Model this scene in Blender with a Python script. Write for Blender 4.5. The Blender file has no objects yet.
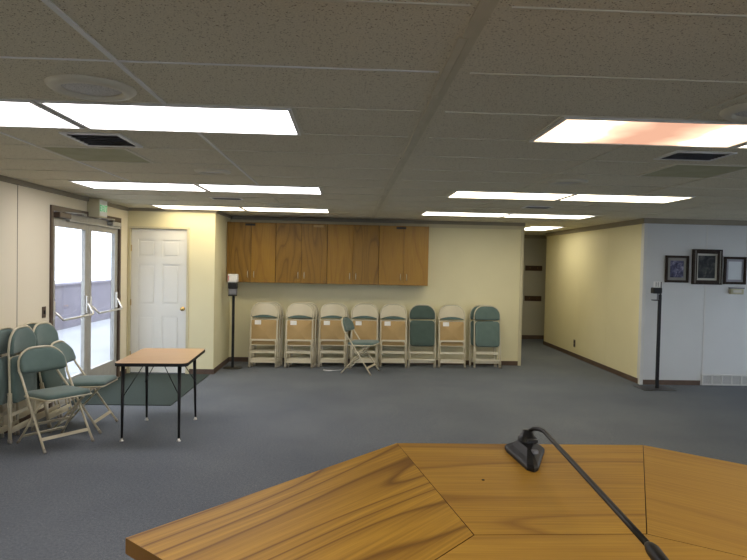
import bpy, bmesh, math, random
from mathutils import Vector, Matrix
random.seed(7)
PI = math.pi
sc = bpy.context.scene
COL = sc.collection

# ------------------------------------------------------------------ materials
def mat(name, col=(.8, .8, .8), rough=.5, metal=0., spec=.5):
    m = bpy.data.materials.new(name); m.use_nodes = True
    b = m.node_tree.nodes['Principled BSDF']
    b.inputs['Base Color'].default_value = (*col, 1)
    b.inputs['Roughness'].default_value = rough
    b.inputs['Metallic'].default_value = metal
    b.inputs['Specular IOR Level'].default_value = spec
    return m, m.node_tree.nodes, m.node_tree.links, b

def ramp(N, pts, interp='LINEAR'):
    r = N.new('ShaderNodeValToRGB'); r.color_ramp.interpolation = interp
    e = r.color_ramp.elements
    while len(e) < len(pts): e.new(.5)
    for k, (p, c) in enumerate(pts):
        e[k].position = p; e[k].color = (*c, 1)
    return r

def coords(N, L, scale=(1, 1, 1), rand=False, rot=(0, 0, 0)):
    t = N.new('ShaderNodeTexCoord'); mp = N.new('ShaderNodeMapping')
    mp.inputs['Scale'].default_value = scale; mp.inputs['Rotation'].default_value = rot
    if rand:
        oi = N.new('ShaderNodeObjectInfo'); ml = N.new('ShaderNodeMath'); ml.operation = 'MULTIPLY'
        ml.inputs[1].default_value = 37.0; L.new(oi.outputs['Random'], ml.inputs[0])
        ad = N.new('ShaderNodeVectorMath'); ad.operation = 'ADD'
        L.new(t.outputs['Object'], ad.inputs[0]); L.new(ml.outputs[0], ad.inputs[1])
        L.new(ad.outputs[0], mp.inputs[0])
    else:
        L.new(t.outputs['Object'], mp.inputs[0])
    return mp.outputs[0]

def noise(N, L, vec, scale, detail=3, rough=.5, dist=0.):
    n = N.new('ShaderNodeTexNoise'); n.inputs['Scale'].default_value = scale
    n.inputs['Detail'].default_value = detail; n.inputs['Roughness'].default_value = rough
    n.inputs['Distortion'].default_value = dist
    L.new(vec, n.inputs['Vector']); return n.outputs['Fac']

def bump(N, L, b, h, strength=.3, dist=.01):
    n = N.new('ShaderNodeBump'); n.inputs['Strength'].default_value = strength
    n.inputs['Distance'].default_value = dist
    L.new(h, n.inputs['Height']); L.new(n.outputs[0], b.inputs['Normal'])

def mixc(N, L, fac, a, c, mode='MIX'):
    m = N.new('ShaderNodeMix'); m.data_type = 'RGBA'; m.blend_type = mode
    for s, v in ((m.inputs[0], fac), (m.inputs[6], a), (m.inputs[7], c)):
        if isinstance(v, bpy.types.NodeSocket): L.new(v, s)
        elif isinstance(v, tuple): s.default_value = (*v, 1)
        else: s.default_value = v
    return m.outputs[2]

def soft(name, c1, c2, scale, rough=.7, bs=0., spec=.3):
    m, N, L, b = mat(name, c1, rough, spec=spec)
    v = coords(N, L); n = noise(N, L, v, scale, 4)
    r = ramp(N, [(.3, c1), (.7, c2)]); L.new(n, r.inputs[0]); L.new(r.outputs[0], b.inputs['Base Color'])
    if bs: bump(N, L, b, n, bs)
    return m

def wall_paint(name, c1, c2):
    m, N, L, b = mat(name, c1, .55, spec=.35)
    v = coords(N, L); n = noise(N, L, v, 1.3, 3)
    n2 = noise(N, L, coords(N, L, (60, 60, 25)), 3, 2)
    r = ramp(N, [(.3, c1), (.7, c2)]); L.new(n, r.inputs[0]); L.new(r.outputs[0], b.inputs['Base Color'])
    bump(N, L, b, n2, .12, .003)
    return m

def oak(name, base, dark, light, axis=2, ring=5.0, line=.55, rough=.38, amp=1.0, coat=.08):
    """grain runs along the object's local axis"""
    m, N, L, b = mat(name, base, rough, spec=.45)
    s = [1, 1, 1]; s[axis] = .16
    v = coords(N, L, tuple(s), True)
    sw = noise(N, L, v, 2.2, 2, .45)
    mul = N.new('ShaderNodeMath'); mul.operation = 'MULTIPLY'; mul.inputs[1].default_value = ring * 6
    L.new(sw, mul.inputs[0])
    fr = N.new('ShaderNodeMath'); fr.operation = 'FRACT'; L.new(mul.outputs[0], fr.inputs[0])
    gl = ramp(N, [(0, (1, 1, 1)), (.12, (.35, .35, .35)), (.5, (0, 0, 0)), (.9, (.15, .15, .15)), (1, (1, 1, 1))])
    L.new(fr.outputs[0], gl.inputs[0])
    s2 = [60, 60, 60]; s2[axis] = 1.6
    fine = noise(N, L, coords(N, L, tuple(s2), True), 2.2, 4, .6)
    f2 = ramp(N, [(.35, (0, 0, 0)), (.75, (1, 1, 1))]); L.new(fine, f2.inputs[0])
    big = noise(N, L, v, 1.4, 2)
    c0 = mixc(N, L, big, base, light)
    k = N.new('ShaderNodeMath'); k.operation = 'MULTIPLY'; k.inputs[1].default_value = line * amp
    L.new(gl.outputs[0], k.inputs[0])
    c1 = mixc(N, L, k.outputs[0], c0, dark)
    k2 = N.new('ShaderNodeMath'); k2.operation = 'MULTIPLY'; k2.inputs[1].default_value = .5
    L.new(f2.outputs[0], k2.inputs[0])
    c2 = mixc(N, L, k2.outputs[0], c1, dark)
    L.new(c2, b.inputs['Base Color'])
    bump(N, L, b, f2.outputs[0], .06, .002)
    b.inputs['Specular IOR Level'].default_value = .18; b.inputs['Coat Weight'].default_value = coat; b.inputs['Coat Roughness'].default_value = .25
    return m

M = {}
M['wall_warm'] = wall_paint('cream_wall_paint', (.69, .63, .395), (.73, .67, .425))
M['wall_left'] = wall_paint('daylit_beige_vinyl_panel', (.72, .65, .49), (.76, .69, .52))  # the wall cream with cooler daylight put into the colour
M['wall_cool'] = wall_paint('daylit_offwhite_vinyl_panel', (.56, .57, .56), (.60, .61, .60))  # bluish daylight from the right is mixed into this wall colour
M['trim_taupe'] = soft('taupe_trim', (.26, .23, .17), (.30, .265, .20), 3)
M['trim_cream'] = soft('cream_trim', (.55, .50, .33), (.60, .54, .36), 3)
M['trim_white'] = soft('offwhite_trim', (.58, .58, .55), (.62, .62, .59), 3)
M['base'] = soft('brown_baseboard', (.085, .055, .04), (.12, .08, .055), 9, .6)
M['cream_metal'] = soft('cream_enamel', (.52, .46, .32), (.58, .52, .365), 6, .3, spec=.6)
M['bronze'] = soft('bronze_frame', (.075, .05, .035), (.10, .07, .05), 12, .4)
M['alu'] = soft('brushed_aluminium_frame', (.34, .33, .30), (.40, .39, .35), 14, .45, spec=.6)
m, N, L, b = mat('chrome_tube', (.72, .70, .66), .28, .85); M['chrome'] = m
m, N, L, b = mat('brass', (.60, .42, .16), .25, 1.); M['brass'] = m
M['white_paint'] = soft('white_door_paint', (.72, .71, .65), (.76, .75, .69), 2, .45)
M['black'] = soft('black_plastic', (.008, .008, .009), (.013, .013, .014), 8, .5)
M['black_metal'] = soft('black_enamel_metal', (.011, .011, .012), (.018, .018, .019), 20, .42)
M['white_plastic'] = soft('white_plastic', (.66, .66, .66), (.72, .72, .71), 8, .4)
M['grey_plastic'] = soft('grey_plastic', (.16, .16, .18), (.20, .20, .22), 8, .4)
M['paper'] = soft('white_paper', (.72, .71, .68), (.78, .77, .74), 30, .8)
M['board'] = soft('tan_fibreboard', (.37, .25, .105), (.42, .285, .125), 6, .6, spec=.3)
M['rubber'] = soft('pale_rubber', (.28, .25, .20), (.33, .30, .24), 12, .7)
M['ivory'] = soft('ivory_plastic', (.40, .38, .25), (.45, .43, .29), 12, .5)

def fabric(name, a, c):
    m, N, L, b = mat(name, a, .92, spec=.1)
    v = coords(N, L); n = noise(N, L, v, 9, 3); n2 = noise(N, L, coords(N, L, (1, 1, 1)), 420, 2)
    r = ramp(N, [(.3, a), (.7, c)]); L.new(n, r.inputs[0])
    c2 = mixc(N, L, n2, r.outputs[0], tuple(x * 1.5 for x in c), 'MIX')
    c3 = mixc(N, L, .55, r.outputs[0], c2); L.new(c3, b.inputs['Base Color'])
    b.inputs['Sheen Weight'].default_value = .25
    bump(N, L, b, n2, .35, .002); return m
M['green'] = fabric('green_upholstery', (.082, .122, .108), (.105, .148, .130))
M['green_dark'] = fabric('dark_green_upholstery', (.050, .074, .062), (.064, .092, .077))

# carpet
m, N, L, b = mat('grey_blue_carpet', (.1, .1, .1), 1., spec=.05)
v = coords(N, L)
n1 = noise(N, L, v, 330, 2, .7); n2 = noise(N, L, v, 1.1, 3); n3 = noise(N, L, v, 55, 3, .8)
r = ramp(N, [(.3, (.080, .094, .112)), (.52, (.142, .157, .177)), (.72, (.28, .292, .305))]); L.new(n1, r.inputs[0])
r3 = ramp(N, [(.35, (.78, .78, .78)), (.65, (1.15, 1.15, 1.15))]); L.new(n3, r3.inputs[0])
r2 = ramp(N, [(.3, (.88, .89, .90)), (.7, (1.08, 1.07, 1.05))]); L.new(n2, r2.inputs[0])
c = mixc(N, L, 1., r.outputs[0], r2.outputs[0], 'MULTIPLY'); c = mixc(N, L, 1., c, r3.outputs[0], 'MULTIPLY')
vo = N.new('ShaderNodeTexVoronoi'); vo.inputs['Scale'].default_value = 9; L.new(v, vo.inputs['Vector'])
vr = ramp(N, [(.0, (1, 1, 1)), (.035, (0, 0, 0))], 'CONSTANT'); L.new(vo.outputs['Distance'], vr.inputs[0])
c = mixc(N, L, vr.outputs[0], c, (.30, .30, .29))
L.new(c, b.inputs['Base Color']); bump(N, L, b, n1, .5, .006); M['carpet'] = m

# entrance mat
m, N, L, b = mat('green_ribbed_mat', (.03, .05, .045), .95, spec=.05)
v = coords(N, L); w = N.new('ShaderNodeTexWave'); w.inputs['Scale'].default_value = 14; w.inputs['Distortion'].default_value = .6
L.new(v, w.inputs['Vector']); r = ramp(N, [(.2, (.034, .046, .042)), (.8, (.060, .074, .067))]); L.new(w.outputs['Fac'], r.inputs[0])
L.new(r.outputs[0], b.inputs['Base Color']); bump(N, L, b, w.outputs['Fac'], .4, .004); M['mat'] = m

# acoustic ceiling tile
m, N, L, b = mat('fissured_ceiling_tile', (.5, .5, .45), .95, spec=.1)
v = coords(N, L, (1, 1, 0))
vo = N.new('ShaderNodeTexVoronoi'); vo.inputs['Scale'].default_value = 105; vo.inputs['Randomness'].default_value = 1
L.new(v, vo.inputs['Vector'])
nz = noise(N, L, v, 48, 4, .7)
sub = N.new('ShaderNodeMath'); sub.operation = 'MULTIPLY_ADD'; sub.inputs[1].default_value = -1.0; sub.inputs[2].default_value = .72
L.new(nz, sub.inputs[0])
lt = N.new('ShaderNodeMath'); lt.operation = 'LESS_THAN'; L.new(vo.outputs['Distance'], lt.inputs[0]); L.new(sub.outputs[0], lt.inputs[1])
nb = noise(N, L, v, .6, 3); r = ramp(N, [(.3, (.70, .65, .505)), (.7, (.76, .71, .56))]); L.new(nb, r.inputs[0])
ns = noise(N, L, v, 160, 2); rs = ramp(N, [(.3, (.86, .86, .86)), (.7, (1.08, 1.08, 1.08))]); L.new(ns, rs.inputs[0])
c = mixc(N, L, 1., r.outputs[0], rs.outputs[0], 'MULTIPLY')
c = mixc(N, L, lt.outputs[0], c, (.30, .25, .17)); L.new(c, b.inputs['Base Color'])
bump(N, L, b, ns, .25, .003); M['tile'] = m
M['grid'] = soft('painted_ceiling_grid', (.62, .58, .46), (.67, .63, .50), 2, .5)
M['grid_white'] = soft('white_ceiling_grid', (.72, .71, .68), (.76, .75, .72), 2, .4)
M['batten'] = soft('tan_ceiling_batten', (.56, .51, .38), (.64, .59, .45), 5, .6)
M['batten_shade'] = soft('painted_batten_shade', (.56, .52, .38), (.63, .585, .44), 7, .8)  # shade at the batten's right side, painted as an olive strip
M['return_tile'] = soft('olive_return_panel', (.40, .39, .24), (.48, .47, .31), 5, .8)
M['gap'] = soft('dark_gap', (.03, .027, .02), (.05, .045, .035), 8, .9)

# woods
M['oak_door'] = oak('oak_cabinet_door', (.25, .135, .022), (.095, .042, .008), (.31, .172, .030), 2, 2.8, .65)
M['oak_door_plain'] = oak('plain_oak_cabinet_door', (.30, .16, .024), (.15, .07, .011), (.35, .195, .032), 2, 1.3, .45)
M['oak_case'] = oak('oak_cabinet_case', (.25, .115, .025), (.13, .055, .012), (.29, .14, .03), 2, 1.0, .3)
M['oak_top'] = oak('golden_oak_worktop', (.60, .325, .038), (.17, .068, .010), (.69, .40, .055), 0, 3.2, .85, .5, coat=.0)
M['oak_top_line'] = oak('straight_grained_oak_worktop', (.58, .315, .038), (.24, .10, .014), (.66, .385, .055), 0, 2.2, .65, .5, coat=.0)
M['oak_top_quiet'] = oak('quiet_oak_worktop', (.56, .31, .042), (.30, .135, .02), (.64, .375, .06), 0, .9, .4, .5, coat=.0)
M['oak_edge'] = soft('dark_oak_edge', (.15, .07, .015), (.20, .095, .02), 9, .5)
M['laminate'] = oak('tan_wood_laminate', (.46, .29, .15), (.36, .21, .10), (.50, .32, .17), 0, .7, .25, .35)
M['frame_wood'] = soft('dark_picture_frame', (.018, .012, .009), (.035, .024, .016), 20, .6, spec=.15)

def emit(name, build):
    m = bpy.data.materials.new(name); m.use_nodes = True; N, L = m.node_tree.nodes, m.node_tree.links
    N.clear(); o = N.new('ShaderNodeOutputMaterial'); e = N.new('ShaderNodeEmission'); L.new(e.outputs[0], o.inputs[0])
    build(N, L, e); return m
def e_flat(col, s):
    def f(N, L, e):
        e.inputs[0].default_value = (*col, 1); e.inputs[1].default_value = s
    return f
LS = 5.0
M['lamp_cool'] = emit('cool_lit_diffuser', e_flat((1., .95, .98), LS * 1.15))
M['lamp_warm'] = emit('warm_lit_diffuser', e_flat((1., .86, .62), LS))
M['lamp_far'] = emit('neutral_lit_diffuser', e_flat((1., .93, .76), LS))
def e_tired(N, L, e):
    # ageing tubes behind the diffuser: bright near the ends, pinkish in the middle
    v = coords(N, L)
    sx = N.new('ShaderNodeSeparateXYZ'); L.new(v, sx.inputs[0])
    ab = N.new('ShaderNodeMath'); ab.operation = 'ABSOLUTE'; L.new(sx.outputs[0], ab.inputs[0])
    n = noise(N, L, v, 4, 2)
    ad = N.new('ShaderNodeMath'); ad.operation = 'MULTIPLY_ADD'; ad.inputs[1].default_value = .22; L.new(n, ad.inputs[0]); L.new(ab.outputs[0], ad.inputs[2])
    r = ramp(N, [(.18, (.85, .46, .31)), (.36, (1., .62, .42)), (.50, (1., .86, .62)), (.68, (1., .72, .48))]); L.new(ad.outputs[0], r.inputs[0])
    s = ramp(N, [(.2, (.19,) * 3), (.36, (.30,) * 3), (.52, (1., 1., 1.)), (.66, (.45,) * 3)]); L.new(ad.outputs[0], s.inputs[0])
    ms = N.new('ShaderNodeMath'); ms.operation = 'MULTIPLY'; ms.inputs[1].default_value = LS * .8
    L.new(s.outputs[0], ms.inputs[0]); L.new(r.outputs[0], e.inputs[0]); L.new(ms.outputs[0], e.inputs[1])
M['lamp_tired'] = emit('ageing_lit_diffuser', e_tired)

# thin glass
m = bpy.data.materials.new('thin_window_glass'); m.use_nodes = True; N, L = m.node_tree.nodes, m.node_tree.links; N.clear()
o = N.new('ShaderNodeOutputMaterial'); mx = N.new('ShaderNodeMixShader'); t = N.new('ShaderNodeBsdfTransparent'); g = N.new('ShaderNodeBsdfGlossy')
t.inputs[0].default_value = (.93, .95, .97, 1); g.inputs['Roughness'].default_value = .03
lw = N.new('ShaderNodeLayerWeight'); lw.inputs[0].default_value = .5
pw = N.new('ShaderNodeMath'); pw.operation = 'POWER'; pw.inputs[1].default_value = 5; L.new(lw.outputs['Facing'], pw.inputs[0])
pm = N.new('ShaderNodeMath'); pm.operation = 'MULTIPLY_ADD'; pm.inputs[1].default_value = .9; pm.inputs[2].default_value = .04; L.new(pw.outputs[0], pm.inputs[0])
L.new(pm.outputs[0], mx.inputs[0]); L.new(t.outputs[0], mx.inputs[1]); L.new(g.outputs[0], mx.inputs[2]); L.new(mx.outputs[0], o.inputs[0])
M['glass'] = m
M['concrete'] = soft('pale_concrete', (.30, .30, .31), (.36, .36, .37), .8, .9, spec=.1)
M['ext_wall'] = soft('grey_masonry', (.13, .118, .145), (.17, .155, .18), 2.5, .9, spec=.1)
M['ext_brown'] = soft('brown_fascia', (.12, .075, .05), (.16, .10, .07), 3, .8)

# ------------------------------------------------------------------ mesh helpers
class MB:
    def __init__(s): s.bm = bmesh.new(); s.mats = []; s.cur = 0
    def m(s, name):
        if name not in s.mats: s.mats.append(name)
        s.cur = s.mats.index(name); return s
    def _face(s, vs):
        try:
            f = s.bm.faces.new(vs); f.material_index = s.cur; return f
        except ValueError: return None
    def box(s, x0, x1, y0, y1, z0, z1, bev=0., seg=2, T=None):
        b = bmesh.new()
        vs = [b.verts.new((x, y, z)) for x in (x0, x1) for y in (y0, y1) for z in (z0, z1)]
        for q in ((0, 1, 3, 2), (4, 6, 7, 5), (0, 4, 5, 1), (2, 3, 7, 6), (0, 2, 6, 4), (1, 5, 7, 3)):
            b.faces.new([vs[i] for i in q])
        bmesh.ops.recalc_face_normals(b, faces=b.faces)
        if bev: bmesh.ops.bevel(b, geom=b.edges[:], offset=bev, segments=seg, profile=.5, affect='EDGES')
        s.merge(b, T, smooth=False); return s
    def merge(s, b, T=None, smooth=False):
        mp = {}
        for v in b.verts:
            mp[v] = s.bm.verts.new(T @ v.co if T is not None else v.co)
        for f in b.faces:
            nf = s._face([mp[v] for v in f.verts])
            if nf: nf.smooth = smooth
        b.free()
    def tube(s, pts, r, n=10, T=None, flat=1., caps=True, closed=False):
        pts = [Vector(p) for p in pts]
        b = bmesh.new(); rings = []
        R = r if isinstance(r, (list, tuple)) else [r] * len(pts)
        up = None
        for i, p in enumerate(pts):
            if i == 0: d = pts[1] - p
            elif i == len(pts) - 1: d = p - pts[i - 1]
            else: d = (pts[i + 1] - p).normalized() + (p - pts[i - 1]).normalized()
            d.normalize()
            if up is None:
                up = Vector((0, 1, 0)) if abs(d.y) < .9 else Vector((1, 0, 0))
            a = d.cross(up).normalized(); c = a.cross(d).normalized(); up = c
            rings.append([b.verts.new(p + (a * math.cos(2 * PI * k / n) + c * math.sin(2 * PI * k / n) * flat) * R[i]) for k in range(n)])
        for i in range(len(rings) - 1):
            for k in range(n):
                b.faces.new((rings[i][k], rings[i][(k + 1) % n], rings[i + 1][(k + 1) % n], rings[i + 1][k]))
        if caps:
            b.faces.new(rings[0][::-1]); b.faces.new(rings[-1])
        bmesh.ops.recalc_face_normals(b, faces=b.faces)
        s.merge(b, T, smooth=True); return s
    def lathe(s, prof, c=(0, 0, 0), n=32, T=None, smooth=True):
        b = bmesh.new(); rings = []
        for (r, z) in prof:
            if r < 1e-6: rings.append([b.verts.new((c[0], c[1], c[2] + z))])
            else: rings.append([b.verts.new((c[0] + r * math.cos(2 * PI * k / n), c[1] + r * math.sin(2 * PI * k / n), c[2] + z)) for k in range(n)])
        for i in range(len(rings) - 1):
            A, B = rings[i], rings[i + 1]
            for k in range(n):
                k2 = (k + 1) % n
                if len(A) == 1 and len(B) == 1: continue
                if len(A) == 1: b.faces.new((A[0], B[k2], B[k]))
                elif len(B) == 1: b.faces.new((A[k], A[k2], B[0]))
                else: b.faces.new((A[k], A[k2], B[k2], B[k]))
        bmesh.ops.recalc_face_normals(b, faces=b.faces)
        s.merge(b, T, smooth=smooth); return s
    def prism(s, poly, z0, z1, T=None, bev=0.):
        b = bmesh.new()
        lo = [b.verts.new((x, y, z0)) for x, y in poly]; hi = [b.verts.new((x, y, z1)) for x, y in poly]
        b.faces.new(lo[::-1]); b.faces.new(hi)
        n = len(poly)
        for i in range(n): b.faces.new((lo[i], lo[(i + 1) % n], hi[(i + 1) % n], hi[i]))
        bmesh.ops.recalc_face_normals(b, faces=b.faces)
        if bev: bmesh.ops.bevel(b, geom=b.edges[:], offset=bev, segments=2, profile=.5, affect='EDGES')
        s.merge(b, T); return s
    def pad(s, poly, t, r=.012, T=None, crown=.008, bend=None):
        """soft cushion: outline in local x,z; thickness towards +y from 0"""
        cx = (min(p[0] for p in poly) + max(p[0] for p in poly)) / 2; cz = (min(p[1] for p in poly) + max(p[1] for p in poly)) / 2
        hx = max(p[0] for p in poly) - cx; hz = max(p[1] for p in poly) - cz
        b = bmesh.new(); lay = []
        prof = [(r * .4, 0), (0, r * .5), (0, t - r), (r * .3, t - r * .35), (r, t), (hx * .35, t + crown * .6), (hx * .7, t + crown)]
        for ins, y in prof:
            ring = []
            for x, z in poly:
                fx = 1 - min(ins / hx, .95); fz = 1 - min(ins / hz, .95)
                X = cx + (x - cx) * fx; Zz = cz + (z - cz) * fz
                ring.append(b.verts.new((X, y + (bend(X, Zz) if bend else 0), Zz)))
            lay.append(ring)
        n = len(poly)
        for i in range(len(lay) - 1):
            for k in range(n): b.faces.new((lay[i][k], lay[i][(k + 1) % n], lay[i + 1][(k + 1) % n], lay[i + 1][k]))
        for ring, y, rv in ((lay[0], 0, True), (lay[-1], t + crown, False)):
            c = b.verts.new((cx, y + (bend(cx, cz) if bend else 0), cz))
            for k in range(n): b.faces.new((ring[k], ring[(k + 1) % n], c))
        bmesh.ops.recalc_face_normals(b, faces=b.faces)
        s.merge(b, T, smooth=True); return s
    def sheet(s, hx, lo, hi, t, T, bend, soft=0., nx=20, nz=8):
        b = bmesh.new(); F = []; K = []
        for i in range(nx + 1):
            x = -hx * math.cos(PI * i / nx); l, h = lo(x), hi(x); h = max(h, l + .004); f = []; k = []
            for j in range(nz + 1):
                u = .5 - .5 * math.cos(PI * j / nz); z = l + (h - l) * u
                e = 1.
                if soft:
                    d = min(hx - abs(x), (z - l), (h - z)) / soft; d = max(0, min(1, d)); e = .25 + .75 * math.sqrt(1 - (1 - d) ** 2)
                o = bend(x, z); f.append(b.verts.new((x, o + t * e, z))); k.append(b.verts.new((x, o, z)))
            F.append(f); K.append(k)
        for i in range(nx):
            for j in range(nz):
                b.faces.new((F[i][j], F[i + 1][j], F[i + 1][j + 1], F[i][j + 1])); b.faces.new((K[i][j], K[i][j + 1], K[i + 1][j + 1], K[i + 1][j]))
        for i in range(nx):
            for j in (0, nz): b.faces.new((F[i][j], F[i + 1][j], K[i + 1][j], K[i][j]))
        for j in range(nz):
            for i in (0, nx): b.faces.new((F[i][j], F[i][j + 1], K[i][j + 1], K[i][j]))
        bmesh.ops.recalc_face_normals(b, faces=b.faces)
        s.merge(b, T, smooth=True); return s
    def build(s, name, parent=None, loc=(0, 0, 0), rot=(0, 0, 0), material=None):
        me = bpy.data.meshes.new(name); s.bm.to_mesh(me); s.bm.free()
        for k in (s.mats or [material]): me.materials.append(M[k])
        o = bpy.data.objects.new(name, me); COL.objects.link(o); o.location = loc; o.rotation_euler = rot
        if parent: o.parent = parent
        return o

def P(name, mt, parent, *boxes, bev=0., **kw):
    mb = MB().m(mt)
    for q in boxes: mb.box(*q, bev=bev)
    return mb.build(name, parent, **kw)
def struct(o): o['kind'] = 'structure'; return o
def S(name, mt, *boxes, bev=0.): return struct(P(name, mt, None, *boxes, bev=bev))
def thing(name, label, cat, loc=(0, 0, 0), rz=0., group=None):
    o = bpy.data.objects.new(name, None); COL.objects.link(o); o.empty_display_size = .1
    o.location = loc; o.rotation_euler = (0, 0, rz); o['label'] = label; o['category'] = cat
    if group: o['group'] = group
    return o
def tag(o, label, cat, group=None):
    o['label'] = label; o['category'] = cat
    if group: o['group'] = group
    return o
def kids(o): return [c for c in bpy.data.objects if c.parent == o]
def dup(root, label, group=None, loc=None, rot=None):
    r = root.copy(); COL.objects.link(r)
    for ch in kids(root):
        c = ch.copy(); COL.objects.link(c); c.parent = r
        for g in kids(ch):
            d = g.copy(); COL.objects.link(d); d.parent = c
    r['label'] = label
    if group: r['group'] = group
    if loc is not None: r.location = loc
    if rot is not None: r.rotation_euler = rot
    return r

# ------------------------------------------------------------------ the room
CZ = 2.44
XL, XR = -3.25, 8.6
YB, YREAR = 10.35, -3.6
S('floor', 'carpet', (XL - .1, XR + .1, YREAR - .1, 14.3, -.12, 0))
S('ceiling', 'tile', (XL - .1, XR + .1, YREAR - .1, 14.3, CZ, CZ + .12))
DY0, DY1, DZ = 6.80, 8.84, 2.26     # double door opening in the left wall
S('wall_left', 'wall_left', (XL - .1, XL, YREAR, DY0, 0, CZ), (XL - .1, XL, DY1, YB, 0, CZ), (XL - .1, XL, DY0, DY1, DZ, CZ))
S('wall_closet', 'wall_warm', (XL, -3.22, 9.15, 9.25, 0, CZ), (-2.36, -1.98, 9.15, 9.25, 0, CZ), (-3.22, -2.36, 9.15, 9.25, 2.165, CZ),
  (-2.08, -1.98, 9.25, YB, 0, CZ))
S('wall_back', 'wall_warm', (-1.98, 2.97, YB, YB + .1, 0, CZ), (2.87, 2.97, YB + .1, 14.3, 0, CZ), (XL, -1.98, YB, YB + .1, 0, CZ))
M['wall_hall'] = wall_paint('shade_toned_wall_paint', (.40, .375, .27), (.43, .40, .29))  # end wall darkened: the shade of the unlit hall is in the colour
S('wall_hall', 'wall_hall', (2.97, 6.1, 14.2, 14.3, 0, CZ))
S('wall_corridor', 'wall_warm', (4.32, 4.42, 8.9, 13.25, 0, CZ), (4.42, 6.1, 13.15, 13.25, 0, CZ), (6.0, 6.1, 13.25, 14.2, 0, CZ))
S('wall_right', 'wall_cool', (4.32, XR, 8.8, 8.9, 0, CZ))
WY0, WY1, WZ0, WZ1 = 3.2, 8.4, .6, 2.15
S('wall_east', 'wall_cool', (XR, XR + .1, YREAR, WY0, 0, CZ), (XR, XR + .1, WY1, 8.9, 0, CZ), (XR, XR + .1, WY0, WY1, 0, WZ0), (XR, XR + .1, WY0, WY1, WZ1, CZ))
S('wall_rear', 'wall_cool', (XL, -1.5, YREAR - .1, YREAR, 0, CZ), (6.5, XR, YREAR - .1, YREAR, 0, CZ), (-1.5, 6.5, YREAR - .1, YREAR, 0, .8), (-1.5, 6.5, YREAR - .1, YREAR, 2.15, CZ))
w2 = S('added_rear_window', 'alu', (-1.5, 6.5, YREAR - .06, YREAR, .8, .85), (-1.5, 6.5, YREAR - .06, YREAR, 2.1, 2.15), *[(x - .025, x + .025, YREAR - .06, YREAR, .85, 2.1) for x in (-1.475, .5, 2.5, 4.5, 6.475)])  # window bank behind the camera, added so daylight lifts the ceiling
P('window_pane', 'glass', w2, *[(a, a + 1.95, YREAR - .031, YREAR - .025, .85, 2.1) for a in (-1.45, .525, 2.525, 4.525)])  # panes of the added rear window bank
S('ground_rear', 'concrete', (XL - .1, XR + .1, -30, YREAR - .1, -.22, -.02))
w = S('window_1', 'alu', (XR, XR + .06, WY0, WY1, WZ0, WZ0 + .05), (XR, XR + .06, WY0, WY1, WZ1 - .05, WZ1),
      *[(XR, XR + .06, y - .025, y + .025, WZ0 + .05, WZ1 - .05) for y in (WY0 + .025, 5.0, 6.4, WY1 - .025)])
P('window_pane', 'glass', w, *[(XR + .025, XR + .031, a, c, WZ0 + .05, WZ1 - .05) for a, c in ((WY0 + .05, 4.975), (5.025, 6.375), (6.425, WY1 - .05))])

# baseboards, cornices, panel seams
S('baseboard_back', 'base', (-1.97, 2.95, YB - .012, YB, 0, .075))
S('baseboard_closet', 'base', (-2.33, -1.968, 9.138, 9.15, 0, .075), (-1.98, -1.968, 9.15, YB - .012, 0, .075), (XL + .06, -3.25 + .06 + .0, 9.13, 9.15, 0, .075))
S('baseboard_corridor', 'base', (4.308, 4.32, 8.84, 13.25, 0, .075))
S('baseboard_hall', 'base', (2.97, 6.0, 14.188, 14.2, 0, .09))
S('baseboard_right', 'base', (4.36, 5.22, 8.788, 8.8, 0, .07), (6.6, XR, 8.788, 8.8, 0, .07))
S('baseboard_left', 'base', (XL, XL + .012, YREAR, DY0 - .05, 0, .07), (XL, XL + .012, DY1 + .05, 9.13, 0, .07))
S('trim_1', 'trim_taupe', (-1.98, 2.99, YB - .03, YB, CZ - .055, CZ), (-1.98, -1.955, 9.13, YB - .03, CZ - .045, CZ), (XL + .025, -1.955, 9.125, 9.15, CZ - .045, CZ))
S('trim_2', 'trim_taupe', (XL, XL + .025, YREAR, 9.13, CZ - .05, CZ))
S('trim_3', 'trim_taupe', (4.29, 4.32, 8.775, 13.25, CZ - .075, CZ), (4.29, XR, 8.77, 8.8, CZ - .075, CZ), (2.97, 6.0, 14.17, 14.2, CZ - .08, CZ))
S('trim_4', 'trim_cream', (-1.97, 2.955, YB - .016, YB, CZ - .115, CZ - .055))
S('trim_5', 'trim_cream', (2.93, 2.975, YB - .014, YB, 0, CZ - .055), (2.97, 2.984, YB - .014, YB + .1, 0, CZ - .055))
S('trim_6', 'trim_white', (4.306, 4.355, 8.786, 8.80, 0, CZ - .075), (4.306, 4.32, 8.80, 8.84, 0, CZ - .075))
S('trim_7', 'trim_white', (5.243, 5.263, 8.795, 8.80, .17, CZ - .075))
S('trim_8', 'trim_taupe', *[(XL, XL + .003, y - .004, y + .004, .07, CZ - .05) for y in (6.15, 4.93, 3.71)])
S('trim_9', 'wall_warm', *[(4.318, 4.32, y - .006, y + .006, .075, CZ - .075) for y in (10.05, 11.27, 12.5)],
  *[(x - .004, x + .004, YB - .002, YB, .075, CZ - .115) for x in (-.75, .47, 1.69)])

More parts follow.
